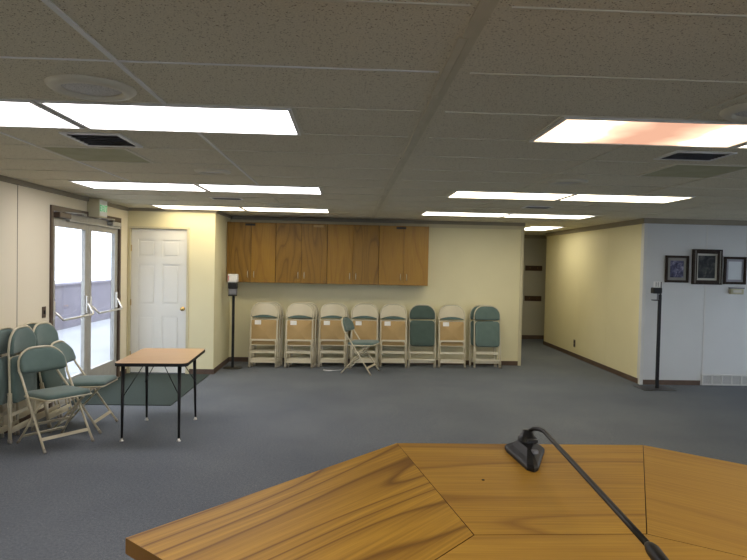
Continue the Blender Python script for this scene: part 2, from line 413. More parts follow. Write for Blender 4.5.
# ceiling suspension grid
T = .61; Y0 = 2.982; GXL = -.2835; GXR = 1.039; SX = .364
g = MB().m('grid')
rows = [Y0 + k * T for k in range(-10, 19)]
def runx(x0, x1, y, wdt=.009, mt='grid'): g.m(mt); g.box(x0, x1, y - wdt / 2, y + wdt / 2, CZ - .005, CZ + .001)
def runy(x, y0, y1, wdt=.016, mt='grid'): g.m(mt); g.box(x - wdt / 2, x + wdt / 2, y0, y1, CZ - .006, CZ + .001)
for y in rows:
    yl = 9.12 if y < 9.1 else 0
    if y < 10.3:
        x0 = XL + .03 if y < 9.12 else -1.95
        runx(x0, SX - .03, y, mt='grid_white' if abs(y - (Y0 - T)) < .01 else 'grid')
        runx(SX + .09, 4.28 if y > 8.76 else XR, y)
    elif y < 13.2: runx(2.99, 4.28, y)
lightrows = (0, 5, 9)
def lit(y): return any(Y0 + r * T - .01 < y < Y0 + r * T + T - .01 for r in lightrows)
for k, y in enumerate(rows[:-1]):
    if y > 9.5: break
    ye = y + T
    lr = lit(y + .02)
    if lr:
        for x in (GXL, GXR): runy(x, y, ye)
        runy(GXL - 1.22, y, ye, .02, 'grid_white')
        if y > 3: runy(GXL - 2.44, y, ye); 
        for x in (GXR + 1.22, GXR + 2.44): runy(x, y, ye)
    else:
        runy(GXL - .61, y, ye, .02, 'grid_white' if y < 6.5 else 'grid'); runy(GXL - 1.83, y, ye, .018, 'grid_white' if y < 6.5 else 'grid')
        runy(GXR + .61, y, ye); runy(GXR + 1.83, y, ye); runy(GXR + 3.05, y, min(ye, 9))
        for x in (5.5, 6.72, 7.94):
            if y < 8.1: runy(x, y, ye)
struct(g.build('trim_10'))
# marriage-line battens between the two ceiling halves, plus a painted shade strip
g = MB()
g.m('batten_shade'); g.box(SX + .012, SX + .042, YREAR, YB - .03, CZ - .004, CZ + .001)
y = YREAR; k = 0; rnd = random.Random(3)
while y < YB - .1:
    ln = min(rnd.uniform(.55, 1.0), YB - .03 - y); o = rnd.uniform(-.006, .006)
    g.m('batten'); g.box(SX - .014 + o, SX + .014 + o, y + .004, y + ln - .006, CZ - .008, CZ + .001)
    if rnd.random() < .5: g.m('gap'); g.box(SX - .014, SX + .02, y + ln - .006, y + ln + .004, CZ - .006, CZ + .001)
    y += ln; k += 1
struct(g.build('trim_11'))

# ------------------------------------------------------------------ ceiling fixtures
def light_panel(x0, y0, mt, label, w=1.22, d=.61, group='lit ceiling light panels'):
    t = thing('ceiling_light', label, 'ceiling light', (x0 + w / 2, y0 + d / 2, CZ), 0, group)
    W, D = w / 2 - .008, d / 2 - .008; f = .018
    P('light_frame', 'grid_white', t, (-W, W, -D, -D + f, -.014, 0), (-W, W, D - f, D, -.014, 0), (-W, -W + f, -D + f, D - f, -.014, 0), (W - f, W, -D + f, D - f, -.014, 0))
    P('diffuser', mt, t, (-W + f, W - f, -D + f, D - f, -.009, -.004))
    return t
yr = lambda k: Y0 + k * T
light_panel(GXL - 1.22, yr(0), 'lamp_cool', 'large white lit ceiling panel left of the ceiling batten, beside the round speaker')
light_panel(GXL - 2.44 - .01, yr(0), 'lamp_cool', 'white lit ceiling panel cut by the left edge of the photo')
light_panel(GXR, yr(0), 'lamp_tired', 'pinkish unevenly lit ceiling panel nearest on the right')
light_panel(GXR + 1.23, yr(0), 'lamp_warm', 'ceiling panel barely showing at the right edge beside the pinkish one')
light_panel(GXL - 1.22, yr(-5), 'lamp_warm', 'added fill light panel, unseen above the podium, left of the batten')  # panel out of view, added to brighten the podium wood and floor
light_panel(GXR, yr(-5), 'lamp_warm', 'added fill light panel, unseen above the podium, right of the batten')  # second added panel out of view, same fill for the podium
light_panel(GXL - 2.44, yr(5), 'lamp_cool', 'lit ceiling panel in the middle row, outer one towards the glass doors')
light_panel(GXL - 1.22, yr(5), 'lamp_cool', 'lit ceiling panel in the middle row, just left of the ceiling batten')
light_panel(GXR, yr(5), 'lamp_warm', 'lit ceiling panel in the middle row, just right of the ceiling batten')
light_panel(GXR + 1.22, yr(5), 'lamp_warm', 'warm lit ceiling panel in the middle row, nearest the framed pictures')
light_panel(GXL - 2.44, yr(9), 'lamp_warm', 'lit ceiling panel in front of the white closet door wall')
light_panel(GXL - 1.22, yr(9), 'lamp_far', 'lit ceiling panel in the far row in front of the oak cabinets')
light_panel(GXR, yr(9), 'lamp_far', 'far row lit ceiling panel above the chairs near the end of the cabinets')
light_panel(GXR + 1.22, yr(9), 'lamp_far', 'far row lit ceiling panel before the hallway opening')
light_panel(3.30, 10.95, 'lamp_far', 'small lit ceiling panel inside the far hallway', .61, 1.22)

def speaker(x, y, r, label):
    t = thing('ceiling_speaker', label, 'ceiling speaker', (x, y, CZ), 0, 'round ceiling speakers')
    MB().m('grid').lathe([(r * .66, 0), (r * .66, -.008), (r * .74, -.022), (r * .9, -.018), (r, -.004), (r, 0)], n=40).build('speaker_rim', t)
    MB().m('grille').lathe([(0, -.010), (r * .4, -.010), (r * .66, -.005)], n=40).build('speaker_grille', t)
m, N, L, b = mat('perforated_grille', (.4, .38, .34), .5, spec=.4)
v = coords(N, L); vo = N.new('ShaderNodeTexVoronoi'); vo.inputs['Scale'].default_value = 160; L.new(v, vo.inputs['Vector'])
r = ramp(N, [(.25, (.25, .23, .2)), (.4, (.60, .58, .54))]); L.new(vo.outputs['Distance'], r.inputs[0]); L.new(r.outputs[0], b.inputs['Base Color'])
M['grille'] = m
speaker(-1.14, 2.755, .185, 'large round ceiling speaker in front of the nearest left light panel')
speaker(1.90, 2.76, .185, 'round ceiling speaker cut by the right edge of the photo')
speaker(-1.15, 5.20, .15, 'round ceiling speaker between left light rows, past the dark vent')
speaker(1.88, 5.25, .17, 'round ceiling speaker right of the batten between the light rows')
speaker(-.96, 8.15, .17, 'round ceiling speaker close to the far left light panels')

def vent(x0, x1, y0, y1, label, xin=0.):
    t = thing('ceiling_vent', label, 'ceiling vent', ((x0 + x1) / 2, (y0 + y1) / 2, CZ), 0, 'dark slotted ceiling vents')
    W, D = (x1 - x0) / 2, (y1 - y0) / 2; f = .028
    P('vent_frame', 'grid_white', t, (-W, W, -D, -D + f, -.01, 0), (-W, W, D - f, D, -.01, 0), (-W, -W + f, -D + f, D - f, -.01, 0), (W - f, W, -D + f, D - f, -.01, 0))
    P('vent_recess', 'gap', t, (-W + f, W - f, -D + f, D - f, -.003, 0))
    n = 6
    mb = MB().m('grey_plastic')
    for k in range(n):
        yy = -D + f + (k + .5) * (2 * D - 2 * f) / n
        mb.box(-W + f, W - f, -.012, .012, -.001, .001, T=Matrix.Translation((0, yy, -.006)) @ Matrix.Rotation(.5, 4, 'X'))
    mb.build('louvre', t)
vent(-1.74, -1.38, 3.74, 4.15, 'slotted ceiling vent behind the large left light panel')
vent(2.03, 2.42, 3.76, 4.05, 'dark ceiling vent behind the pinkish light panel')
vent(-1.66, -1.28, 7.3, 7.52, 'small dark ceiling vent between the middle and far left light rows')
vent(2.16, 2.50, 7.42, 7.66, 'small dark ceiling vent between the middle and far right light rows')
for x0, x1, lb in ((-2.10, -1.51, 'olive square ceiling panel behind the left slotted vent'), (2.27, 2.86, 'olive square ceiling panel behind the right dark vent')):
    t = thing('ceiling_return_panel', lb, 'ceiling panel', ((x0 + x1) / 2, Y0 + 2.5 * T, CZ), 0, 'olive square ceiling panels')
    P('panel_face', 'return_tile', t, (-.275, .275, -.285, .285, -.008, 0), bev=.003)
    P('panel_rim', 'grid', t, (-.295, .295, -.302, -.285, -.01, 0), (-.295, .295, .285, .302, -.01, 0), (-.295, -.275, -.285, .285, -.01, 0), (.275, .295, -.285, .285, -.01, 0))

# ------------------------------------------------------------------ glass double door (left wall)
dd = P('door_1', 'bronze', None, (XL - .1, XL + .02, DY0, DY0 + .05, 0, DZ), (XL - .1, XL + .02, DY1 - .05, DY1, 0, DZ), (XL - .1, XL + .02, DY0 + .05, DY1 - .05, DZ - .06, DZ))
struct(dd)
P('threshold', 'alu', dd, (XL - .1, XL + .02, DY0 + .05, DY1 - .05, 0, .012))
dm = (DY0 + DY1) / 2
def leaf(y0, y1, hinge_left):
    xa, xb = XL - .055, XL - .01; zt = DZ - .065
    lf = P('door_leaf', 'alu', dd, (xa, xb, y0, y0 + .095, .015, zt), (xa, xb, y1 - .095, y1, .015, zt), (xa, xb, y0 + .095, y1 - .095, .015, .27), (xa, xb, y0 + .095, y1 - .095, zt - .16, zt))
    P('glass_pane', 'glass', lf, (XL - .036, XL - .03, y0 + .095, y1 - .095, .27, zt - .16))
    mb = MB().m('chrome'); xo = XL + .085
    ya, yb = y0 + .045, y1 - .05
    mb.tube([(XL - .02, ya, 1.10), (XL + .03, ya, 1.07), (xo, ya + .02, 1.005), (xo, ya + .05, .99), (xo, yb - .05, .99), (xo, yb - .02, 1.005), (XL + .03, yb, 1.10), (XL - .02, yb, 1.17)], .0135, 10)
    mb.box(XL - .012, XL + .012, ya - .022, ya + .022, 1.0, 1.2, bev=.005); mb.box(XL - .012, XL + .012, yb - .022, yb + .022, 1.0, 1.22, bev=.005)
    mb.build('push_bar', lf)
leaf(DY0 + .055, dm - .003, True); leaf(dm + .003, DY1 - .055, False)
for y0, y1, arm in ((DY0 + .10, DY0 + .38, (DY0 + .30, DY0 + .80)), (DY1 - .42, DY1 - .12, (DY1 - .30, DY1 - .80))):
    mb = MB().m('bronze' if y0 < 7.5 else 'alu'); mb.box(XL - .01, XL + .065, y0, y1, 2.13, 2.19, bev=.008)
    mb.m('alu'); mb.tube([(XL + .03, arm[0], 2.20), (XL + .13, (arm[0] + arm[1]) / 2, 2.205), (XL + .03, arm[1], 2.21)], .009, 8)
    mb.box(XL + .005, XL + .045, min(arm[1] - .04, arm[1]+.04), max(arm[1] + .04, arm[1]-.04), 2.195, 2.225)
    mb.build('door_closer', dd)
P('head_rail', 'alu', dd, (XL - .01, XL + .035, DY0 + .40, DY1 - .06, 2.105, 2.128), bev=.004)

# outside the doors
S('ground', 'concrete', (-30, XL - .1, -30, 45, -.22, -.02))
S('ground_east', 'concrete', (XR + .1, 30, -30, 30, -.22, -.02))
ew = P('garden_wall', 'ext_wall', None, (-6.95, -6.75, 2, 26, -.02, 1.02)); tag(ew, 'low grey wall across the pavement outside the glass doors', 'wall'); 
P('wall_cap', 'ext_wall', ew, (-7.0, -6.7, 2, 26, 1.02, 1.06))
pb = P('porch_beam', 'ext_brown', None, (-4.6, -4.45, 4.5, 14.5, 2.32, 2.62)); tag(pb, 'brown porch beam across the top of the glass doors outside', 'beam')
for yy in (4.6, 14.4): P('porch_post', 'ext_brown', pb, (-4.6, -4.45, yy - .07, yy + .07, -.02, 2.32))

# exit sign
t = thing('exit_sign', 'small white and green exit sign above the glass doors', 'exit sign', (XL, 7.74, 2.205))
P('sign_box', 'trim_cream', t, (0, .15, 0, .25, .0, .225), bev=.004)
sf = P('sign_face', 'white_plastic', t, (.15, .154, .010, .240, .012, .213))
M['exit_green'] = emit('lit_green_lettering', e_flat((.22, .75, .32), .5))
fc = bpy.data.curves.new('sign_letters', 'FONT'); fc.body = 'EXIT'; fc.size = .115; fc.extrude = .001; fc.align_x = 'CENTER'; fc.space_character = 1.0
fo = bpy.data.objects.new('sign_letters', fc); COL.objects.link(fo); fo.parent = sf; fo.location = (.1555, .125, .07); fo.rotation_euler = (PI / 2, 0, PI / 2); fc.materials.append(M['exit_green'])
bpy.context.view_layer.update()
me_ = bpy.data.meshes.new_from_object(fo.evaluated_get(bpy.context.evaluated_depsgraph_get()))
fm = bpy.data.objects.new('sign_letters', me_); COL.objects.link(fm); fm.parent = sf; fm.location = fo.location; fm.rotation_euler = fo.rotation_euler
bpy.data.objects.remove(fo); fm.name = 'sign_letters'
P('sign_lamp', 'lampred', t, (.05, .06, -.001, .001, .05, .06)) if 'lampred' in M else None

# wall switch by the doors
t = thing('light_switch', 'dark brown switch plate on the wall left of the glass doors', 'light switch', (XL, 6.68, 1.10))
P('switch_plate', 'bronze', t, (0, .006, -.04, .04, -.06, .06), bev=.002)
P('toggle', 'black', t, (.006, .016, -.012, .012, -.02, .02), bev=.002)

# ------------------------------------------------------------------ white panelled closet door
dr = MB().m('white_paint')
dx0, dx1, dz1 = -3.20, -2.39, 2.135
dr.box(dx0, dx1, 9.175, 9.205, .012, dz1)
xm = (dx0 + dx1) / 2
rails = [(.012, .22), (.86, 1.02), (1.62, 1.72), (1.98, dz1)]
for a, c in rails: dr.box(dx0 + .10, dx1 - .10, 9.165, 9.175, a, c)
for a, c in ((dx0, dx0 + .10), (xm - .05, xm + .05), (dx1 - .10, dx1)):
    if a == xm - .05:
        for z0, z1 in ((.22, .86), (1.02, 1.62), (1.72, 1.98)): dr.box(a, c, 9.165, 9.175, z0, z1)
    else: dr.box(a, c, 9.165, 9.175, .012, dz1)
for xa, xb in ((dx0 + .10, xm - .05), (xm + .05, dx1 - .10)):
    for z0, z1 in ((.22, .86), (1.02, 1.62), (1.72, 1.98)): dr.box(xa + .03, xb - .03, 9.167, 9.176, z0 + .03, z1 - .03, bev=.004)
dro = struct(dr.build('door_2'))
P('door_casing', 'trim_cream', dro, (-3.225, dx0 - .004, 9.135, 9.2, 0, 2.17), (dx1 + .004, -2.355, 9.135, 9.2, 0, 2.17), (dx0 - .004, dx1 + .004, 9.135, 9.2, dz1 + .006, 2.17))
kb = MB().m('brass'); kb.lathe([(.032, 0), (.030, .006), (.011, .01), (.010, .03), (.024, .036), (.029, .05), (.024, .064), (0, .068)], n=24, T=Matrix.Translation((-2.44, 9.165, .965)) @ Matrix.Rotation(PI / 2, 4, 'X'))
kb.build('door_knob', dro)
for z in (.28, 1.05, 1.85): P('hinge', 'brass', dro, (dx0 - .006, dx0 + .006, 9.155, 9.166, z - .045, z + .045))

# ------------------------------------------------------------------ wall cabinets
cabx = [(-1.975, -1.185), (-1.185, -.35), (-.35, .492), (.492, 1.312)]
labs = ['oak wall cabinet furthest left, next to the closet corner', 'oak wall cabinet second from the left, with darker wavy grain',
        'oak wall cabinet third from the left, behind the unfolded chair', 'oak wall cabinet at the right end of the row of four']
ZC0, ZC1 = 1.345, 2.322
for i, ((a, c), lb) in enumerate(zip(cabx, labs)):
    t = thing('wall_cabinet', lb, 'cabinet', ((a + c) / 2, YB, ZC0), 0, 'oak cabinets on the back wall')
    W = (c - a) / 2 - .002; H = ZC1 - ZC0
    P('cabinet_body', 'oak_case', t, (-W, W, -.325, -.002, 0, H), bev=.0015)
    gap = .005
    for k, (u0, u1) in enumerate(((-W + .002, -gap / 2), (gap / 2, W - .002))):
        mt = 'oak_door' if (i, k) in ((0, 0), (1, 0), (1, 1), (2, 1)) else 'oak_door_plain'
        d = P('cabinet_door', mt, t, (u0, u1, -.345, -.327, .004, H - .004), bev=.002)
        hx = -.05 if k == 0 else .05
        mb = MB().m('chrome'); mb.tube([(hx, -.345, .085), (hx, -.372, .09), (hx, -.374, .135), (hx, -.372, .18), (hx, -.345, .185)], .0045, 8)
        mb.build('door_handle', d)
    if i in (0, 1, 3):
        px = (-.02, .27, -.05)[(0, 1, 3).index(i)]
        P('number_plate', 'black' if i != 1 else 'board', t, (px - .08, px + .08, -.349, -.3455, H - .055, H - .02), bev=.001)

# ------------------------------------------------------------------ folding chairs
def rrect(hx, z0, z1, r, n=6, rt=None):
    rt = rt or r; pts = []
    for cx, cz, a0, rr in ((hx - rt, z1 - rt, 0, rt), (-hx + rt, z1 - rt, 90, rt), (-hx + r, z0 + r, 180, r), (hx - r, z0 + r, 270, r)):
        for k in range(n + 1):
            a = math.radians(a0 + 90 * k / n); pts.append((cx + rr * math.cos(a), cz + rr * math.sin(a)))
    # subdivide long edges for bending
    out = []
    for i, p in enumerate(pts):
        q = pts[(i + 1) % len(pts)]; out.append(p); d = math.hypot(q[0] - p[0], q[1] - p[1]); m = int(d / .05)
        for j in range(1, m): out.append((p[0] + (q[0] - p[0]) * j / m, p[1] + (q[1] - p[1]) * j / m))
    return out
RT = .0105
def arch(x, hx, top, rr):
    d = abs(x) - (hx - rr)
    return top if d <= 0 else top - rr + math.sqrt(max(0, rr * rr - d * d))
def chair(label, folded, fab='green', group=None):
    t = thing('folding_chair', label, 'folding chair', group=group)
    tilt = 0. if folded else math.radians(34.5)
    kink = math.radians(3) if folded else math.radians(14)
    # main frame transform: local (x, y, z) with z up the tube
    Mm = Matrix.Translation((0, 0 if folded else .22, .006)) @ Matrix.Rotation(tilt, 4, 'X')
    Mu = Mm @ Matrix.Translation((0, 0, .77)) @ Matrix.Rotation(-kink, 4, 'X')
    pts = []
    for z in (0, .2, .4, .6, .74): pts.append(Mm @ Vector((-.222 + .010 * z / .74, 0, z)))
    hx = .214; rr = .16; top = .226
    pts.append(Mu @ Vector((-.219, 0, .02)))
    side = [(-hx, .06)] + [(-hx + rr - rr * math.cos(a), top - rr + rr * math.sin(a)) for a in [PI / 2 * k / 6 for k in range(7)]]
    up = [Mu @ Vector((x, 0, z)) for x, z in side]
    left = pts + up
    right = [Mm @ Vector((-(-.222 + .010 * z / .74), 0, z)) for z in (0, .2, .4, .6, .74)] + [Mu @ Vector((.219, 0, .02))] + [Mu @ Vector((-x, 0, z)) for x, z in side]
    mb = MB().m('cream_metal'); mb.tube(left + right[::-1], RT, 10)
    mb.build('main_frame', t)
    for sx in (-1, 1):
        MB().m('rubber').tube([Mm @ Vector((sx * .222, 0, -.004)), Mm @ Vector((sx * .222, 0, .03))], .0135, 10).build('foot_cap', t)
    mb = MB().m('cream_metal'); mb.box(-.226, .226, -.004, .004, .105, .135, bev=.002, T=Mm); mb.build('front_stretcher', t)
    # rear leg frame
    if folded: Mr = Matrix.Translation((0, -.024, .006)) @ Matrix.Rotation(0, 4, 'X')
    else: Mr = Matrix.Translation((0, -.262, .006)) @ Matrix.Rotation(-math.radians(41.5), 4, 'X')
    hr = .196; zt = .42 if folded else .56
    rp = [(-hr - .01, 0), (-hr, .2), (-hr, zt - .03), (-hr + .03, zt), (hr - .03, zt), (hr, zt - .03), (hr, .2), (hr + .01, 0)]
    mb = MB().m('cream_metal'); mb.tube([Mr @ Vector((x, 0, z)) for x, z in rp], RT * .95, 10)
    mb.build('rear_frame', t)
    for sx in (-1, 1):
        MB().m('rubber').tube([Mr @ Vector((sx * (hr + .01), 0, -.004)), Mr @ Vector((sx * (hr + .01), 0, .03))], .0130, 10).build('foot_cap', t)
    mb = MB().m('cream_metal'); mb.box(-hr, hr, -.005, .005, .215, .250, bev=.002, T=Mr); mb.box(-hr - .004, hr + .004, -.005, .005, .070, .102, bev=.002, T=Mr)
    if folded: mb.box(-hr, hr, -.012, .004, .405, .432, bev=.002, T=Mr)
    mb.build('rear_stretcher', t)
    # seat: local z = from back edge (0) to front edge (.40), +y = upper face
    if folded: Ms = Matrix.Translation((0, -.012, .345))
    else: Ms = Matrix.Translation((0, -.175, .425)) @ Matrix.Rotation(-math.radians(87), 4, 'X') @ Matrix.Scale(-1, 4, (1, 0, 0))
    if folded:
        seat_T = Ms
    else:
        # seat lies flat: local z -> world +y, local +y -> world up
        seat_T = Matrix.Translation((0, -.17, .425)) @ Matrix(((1, 0, 0, 0), (0, .05, .9987, 0), (0, .9987, -.05, 0), (0, 0, 0, 1))) @ Matrix.Translation((0, 0, 0))
        seat_T = Matrix.Translation((0, -.17, .43)) @ Matrix(((1, 0, 0, 0), (0, -.03, 1, 0), (0, 1, .03, 0), (0, 0, 0, 1)))
    L_ = .40
    mb = MB().m('cream_metal')
    rim = rrect(.205, 0, L_, .03, 4); 
    mb.tube([seat_T @ Vector((x, .008, z)) for x, z in rim + [rim[0]]], .008, 8, caps=False)
    mb.build('seat_pan', t)
    bd = MB().m('board'); bd.pad(rrect(.197, .008, L_ - .008, .025, 4), .008, .002, T=seat_T @ Matrix.Translation((0, 0, 0)), crown=0); so = bd.build('seat_board', t)
    if folded:
        MB().m('paper').box(-.05, .05, -.0012, -.0002, -.033, .033, T=seat_T @ Matrix.Translation((-.095 + random.uniform(-.01, .01), 0, L_ - .05))).build('paper_label', so)
    mb = MB().m(fab); mb.pad(rrect(.206, -.004, L_ + .006, .055, 5), .042, .018, T=seat_T @ Matrix.Translation((0, .010, 0)), crown=.010); mb.build('seat_cushion', t)
    # backrest
    bend = lambda x, z: -.030 * (1 - (x / .205) ** 2)
    TB = Mu
    pl = rrect(.204, -.002, .214, .022, 6, .118)
    def lift(x, z):  # lower edge arched upwards
        return (x, z + (.036 * (1 - (x / .204) ** 2) if z < .03 else 0))
    shell = [lift(*p) for p in pl]
    mb = MB().m('cream_metal'); mb.sheet(.203, lambda x: .036 * (1 - (x / .203) ** 2), lambda x: arch(x, .206, .217, .154), .004, TB @ Matrix.Translation((0, -.002, 0)), bend); mb.build('back_shell', t)
    mb = MB().m(fab); mb.sheet(.211, lambda x: -.006 + (.03 - math.sqrt(max(0, .0009 - max(0, abs(x) - .181) ** 2))), lambda x: arch(x, .209, .222, .156), .034, TB @ Matrix.Translation((0, .004, 0)), bend, soft=.020); mb.build('backrest_cushion', t)
    if folded:
        for sx in (-1, 1): MB().m('cream_metal').box(-.010, .010, -.016, .016, .36, .44, bev=.003, T=Matrix.Translation((sx * .213, 0, 0))).build('hinge_plate', t)
    else:
        for sx in (-1, 1):
            mb = MB().m('cream_metal'); mb.tube([(sx * .206, -.05, .425), (sx * .206, -.12, .42), (sx * .205, -.02, .275)], .006, 6)
            mb.build('brace', t)
    return t

G1, G2 = 'folded chairs along the back wall', 'folded chairs against the left wall'
cf = chair('', True); cf_d = chair('', True, 'green_dark'); co = chair('', False)
used = set()
def place(proto, label, x, y, yaw, lean=0., group=None):
    """feet at (x, y); yaw = direction the chair faces (radians from +y, positive to the left)"""
    R = Matrix.Rotation(yaw, 4, 'Z') @ Matrix.Rotation(lean, 4, 'X')
    e = R.to_euler()
    if proto.name not in used:
        used.add(proto.name); o = proto; o['label'] = label
        if group: o['group'] = group
        o.location = (x, y, 0.0); o.rotation_euler = e
    else: o = dup(proto, label, group, (x, y, 0.0), e)
    return o
# stacks on the back wall: (x, front y, n, label)
st = [(-1.335, 9.78, 3, 'leftmost stack beside the sanitizer stand'), (-.768, 9.79, 3, 'second stack from the left'),
      (-.235, 9.87, 2, 'third stack from the left'), (.283, 9.91, 2, 'stack behind the unfolded chair'),
      (.758, 9.93, 2, 'stack between the unfolded chair and the dark green chair'), (1.735, 9.99, 1, '')]
for si, (x, y0, n, nm) in enumerate(st):
    for k in range(n):
        if n == 1: lb = 'folded chair showing its tan seat underside, between the two green-cushioned ones'
        else: lb = ('%s folded chair of the %s' % (('front', 'second', 'rearmost')[k] if n == 3 else ('front', 'rear')[k], nm))
        dx = (.03, .04, .03, .012, .010, 0)[si] * k
        place(cf, lb, x + dx, y0 + .085 * k, PI + (.0, .01, -.01, .015, 0, -.01)[si], math.radians(5.5), G1)
place(cf_d, 'folded chair with dark green cushions facing the room, right of the tan-backed stacks', 1.24, 9.97, PI, 0, G1).rotation_euler = (math.radians(-7.5), 0, PI)
o = cf_d
# green one faces the room: front (+y local) towards -y world
cf_d.rotation_euler = (Matrix.Rotation(PI, 4, 'Z') @ Matrix.Rotation(math.radians(8.5), 4, 'X')).to_euler()
place(cf, 'green-cushioned folded chair at the right end of the row, nearest the hallway', 2.33, 10.0, PI, math.radians(8.5), G1)
place(cf, 'cream folded chair tucked behind the green one nearest the hallway', 2.28, 10.12, PI, math.radians(8.5), G1)
# the tan-underside chairs turn their fronts to the wall
for ob in [q for q in bpy.data.objects if q.get('group') == G1 and q.get('category') == 'folding chair']:
    lb = ob['label']
    if 'green' in lb and 'stack between' not in lb and 'showing its tan' not in lb: continue
    if 'tucked behind' in lb: continue
    ob.rotation_euler = (Matrix.Rotation(0, 4, 'Z') @ Matrix.Rotation(-math.radians(8), 4, 'X')).to_euler()
for ob in [q for q in bpy.data.objects if q.get('group') == G1]: ob.scale = (1.0, 1.0, 1.035)
# unfolded chair in front of the row
ang = math.atan2(-.955, -.29)
def place_open(label, fl, fr):
    """front feet positions: left foot fl, right foot fr (as the sitter sees them reversed)"""
    a = Vector(fl); b_ = Vector(fr); lat = (b_ - a).normalized()
    face = Vector((lat.y, -lat.x)); c = (a + b_) / 2
    yaw = math.atan2(-face.x, face.y)
    base = c - face * .22
    return place(co, label, base.x, base.y, yaw)
place_open('unfolded green-seated chair standing sideways in front of the back wall stacks', (.37, 9.20), (.515, 9.63))
place_open('unfolded green-seated chair nearest the camera at the left edge', (-2.59, 5.325), (-2.31, 5.715))
place_open('unfolded green-seated chair between the nearest one and the glass doors', (-2.355, 5.965), (-2.365, 6.41))
# folded chairs leaning on the left wall, facing +x
def lean_left(label, x, y, dy, lean, proto=cf):
    yaw = -PI / 2 + dy
    return place(proto, label, x, y, yaw, math.radians(lean), G2)
lean_left('folded green chair cut by the left edge of the photo', -3.19, 5.58, 0, 1.2, cf_d)
lean_left('folded green chair second in the pile by the left wall', -3.10, 5.68, 0, 1.6)
lean_left('folded green chair directly behind the nearest unfolded chair', -3.01, 5.83, 0, 2.0)
lean_left('folded green chair leaning steeply beside the glass door frame', -2.905, 6.37, -.05, 12.5, cf)
lean_left('folded chair leaning behind the one at the door frame', -3.005, 6.335, -.05, 12.5, cf_d)

# ------------------------------------------------------------------ small table
t = thing('work_table', 'small rectangular table with tan laminate top and black splayed legs', 'table', (-1.835, 6.195, 0), math.radians(3))
tb = MB().m('laminate'); tb.prism(rrect(.328, -.495, .495, .06, 6), .712, .732)
tb.build('tabletop', t)
eb = MB().m('black'); pl = rrect(.330, -.497, .497, .06, 6)
n = len(pl); inner = [(x * .985, y * .99) for x, y in pl]
eb.prism(pl, .700, .7295); eb.build('edge_band', t)
for lx, ly, fx, fy in ((-.27, -.40, -.255, -.465), (.245, -.40, .262, -.478), (-.25, .33, -.235, .295), (.24, .33, .262, .315)):
    mb = MB().m('black_metal'); mb.tube([(lx, ly, .70), (fx, fy, .03)], [.019, .0105], 12)
    lg = mb.build('leg', t)
    MB().m('chrome').lathe([(0, 0), (.018, 0), (.019, .006), (.012, .014), (.009, .03), (0, .032)], c=(fx, fy, 0), n=16).build('foot_glide', lg)
for sy, y0 in ((-1, -.44), (1, .31)):
    for sx in (-1, 1):
        MB().m('black_metal').tube([(sx * .262, y0, .40), (sx * .09, y0 + .08 * -sy, .70)], .0042, 6).build('brace_rod', t)
P('apron', 'black_metal', t, (-.24, .24, -.36, -.34, .68, .70), (-.24, .24, .27, .29, .68, .70), (-.24, -.22, -.34, .27, .68, .70), (.22, .24, -.34, .27, .68, .70))

mo = P('entrance_mat', 'mat', None, (-3.22, -2.02, 7.13, 9.10, 0, .009), bev=.003)
tag(mo, 'dark green ribbed entrance mat in front of the glass doors', 'mat')

# ------------------------------------------------------------------ sanitizer stands
t = thing('sanitizer_stand', 'black pole stand with white hand sanitizer dispenser at the closet corner', 'sanitizer stand', (-1.80, 9.72, 0))
MB().m('black_metal').lathe([(0, 0), (.15, 0), (.152, .004), (.14, .009), (0, .011)], n=36).build('base_plate', t)
MB().m('black_metal').box(-.02, .02, -.012, .012, .01, 1.17, bev=.003).build('pole', t)
P('dispenser_body', 'grey_plastic', t, (-.062, .062, -.11, -.012, 1.16, 1.30), bev=.012)
P('dispenser_cover', 'black', t, (-.068, .068, -.12, -.005, 1.255, 1.355), bev=.012)
P('dispenser_head', 'white_plastic', t, (-.075, .075, -.12, .0, 1.355, 1.485), bev=.014)
P('dispenser_label', 'paper', t, (-.045, .05, -.1225, -.12, 1.385, 1.455)) 
P('drip_tray', 'black', t, (-.06, .06, -.13, -.012, 1.145, 1.162), bev=.004)
M['red'] = soft('red_print', (.45, .10, .12), (.5, .12, .14), 20)
P('label_stripe', 'red', t, (-.066, -.054, -.1225, -.119, 1.38, 1.46))

t = thing('sanitizer_stand', 'slim black pole stand with dispenser at the corner of the pale wall', 'sanitizer stand', (4.42, 8.50, 0))
P('base_plate', 'black_metal', t, (-.26, .20, -.16, .16, 0, .006), bev=.002)
P('pole', 'black_metal', t, (-.022, .022, -.014, .014, .006, 1.34), bev=.003)
P('back_plate', 'black_metal', t, (-.004, .014, -.012, .010, 1.34, 1.52))
P('dispenser_body', 'black', t, (-.13, -.006, -.08, .02, 1.355, 1.44), bev=.012)
P('sign_card', 'paper', t, (-.105, -.004, -.02, -.012, 1.44, 1.525), bev=.001)
P('card_print', 'grey_plastic', t, (-.075, -.066, -.0215, -.019, 1.45, 1.515), (-.045, -.036, -.0215, -.019, 1.45, 1.515))
P('drip_tray', 'black', t, (-.115, -.01, -.07, .02, 1.255, 1.268), bev=.004)
P('tray_bracket', 'grey_plastic', t, (-.04, -.020, -.012, .008, 1.268, 1.36))

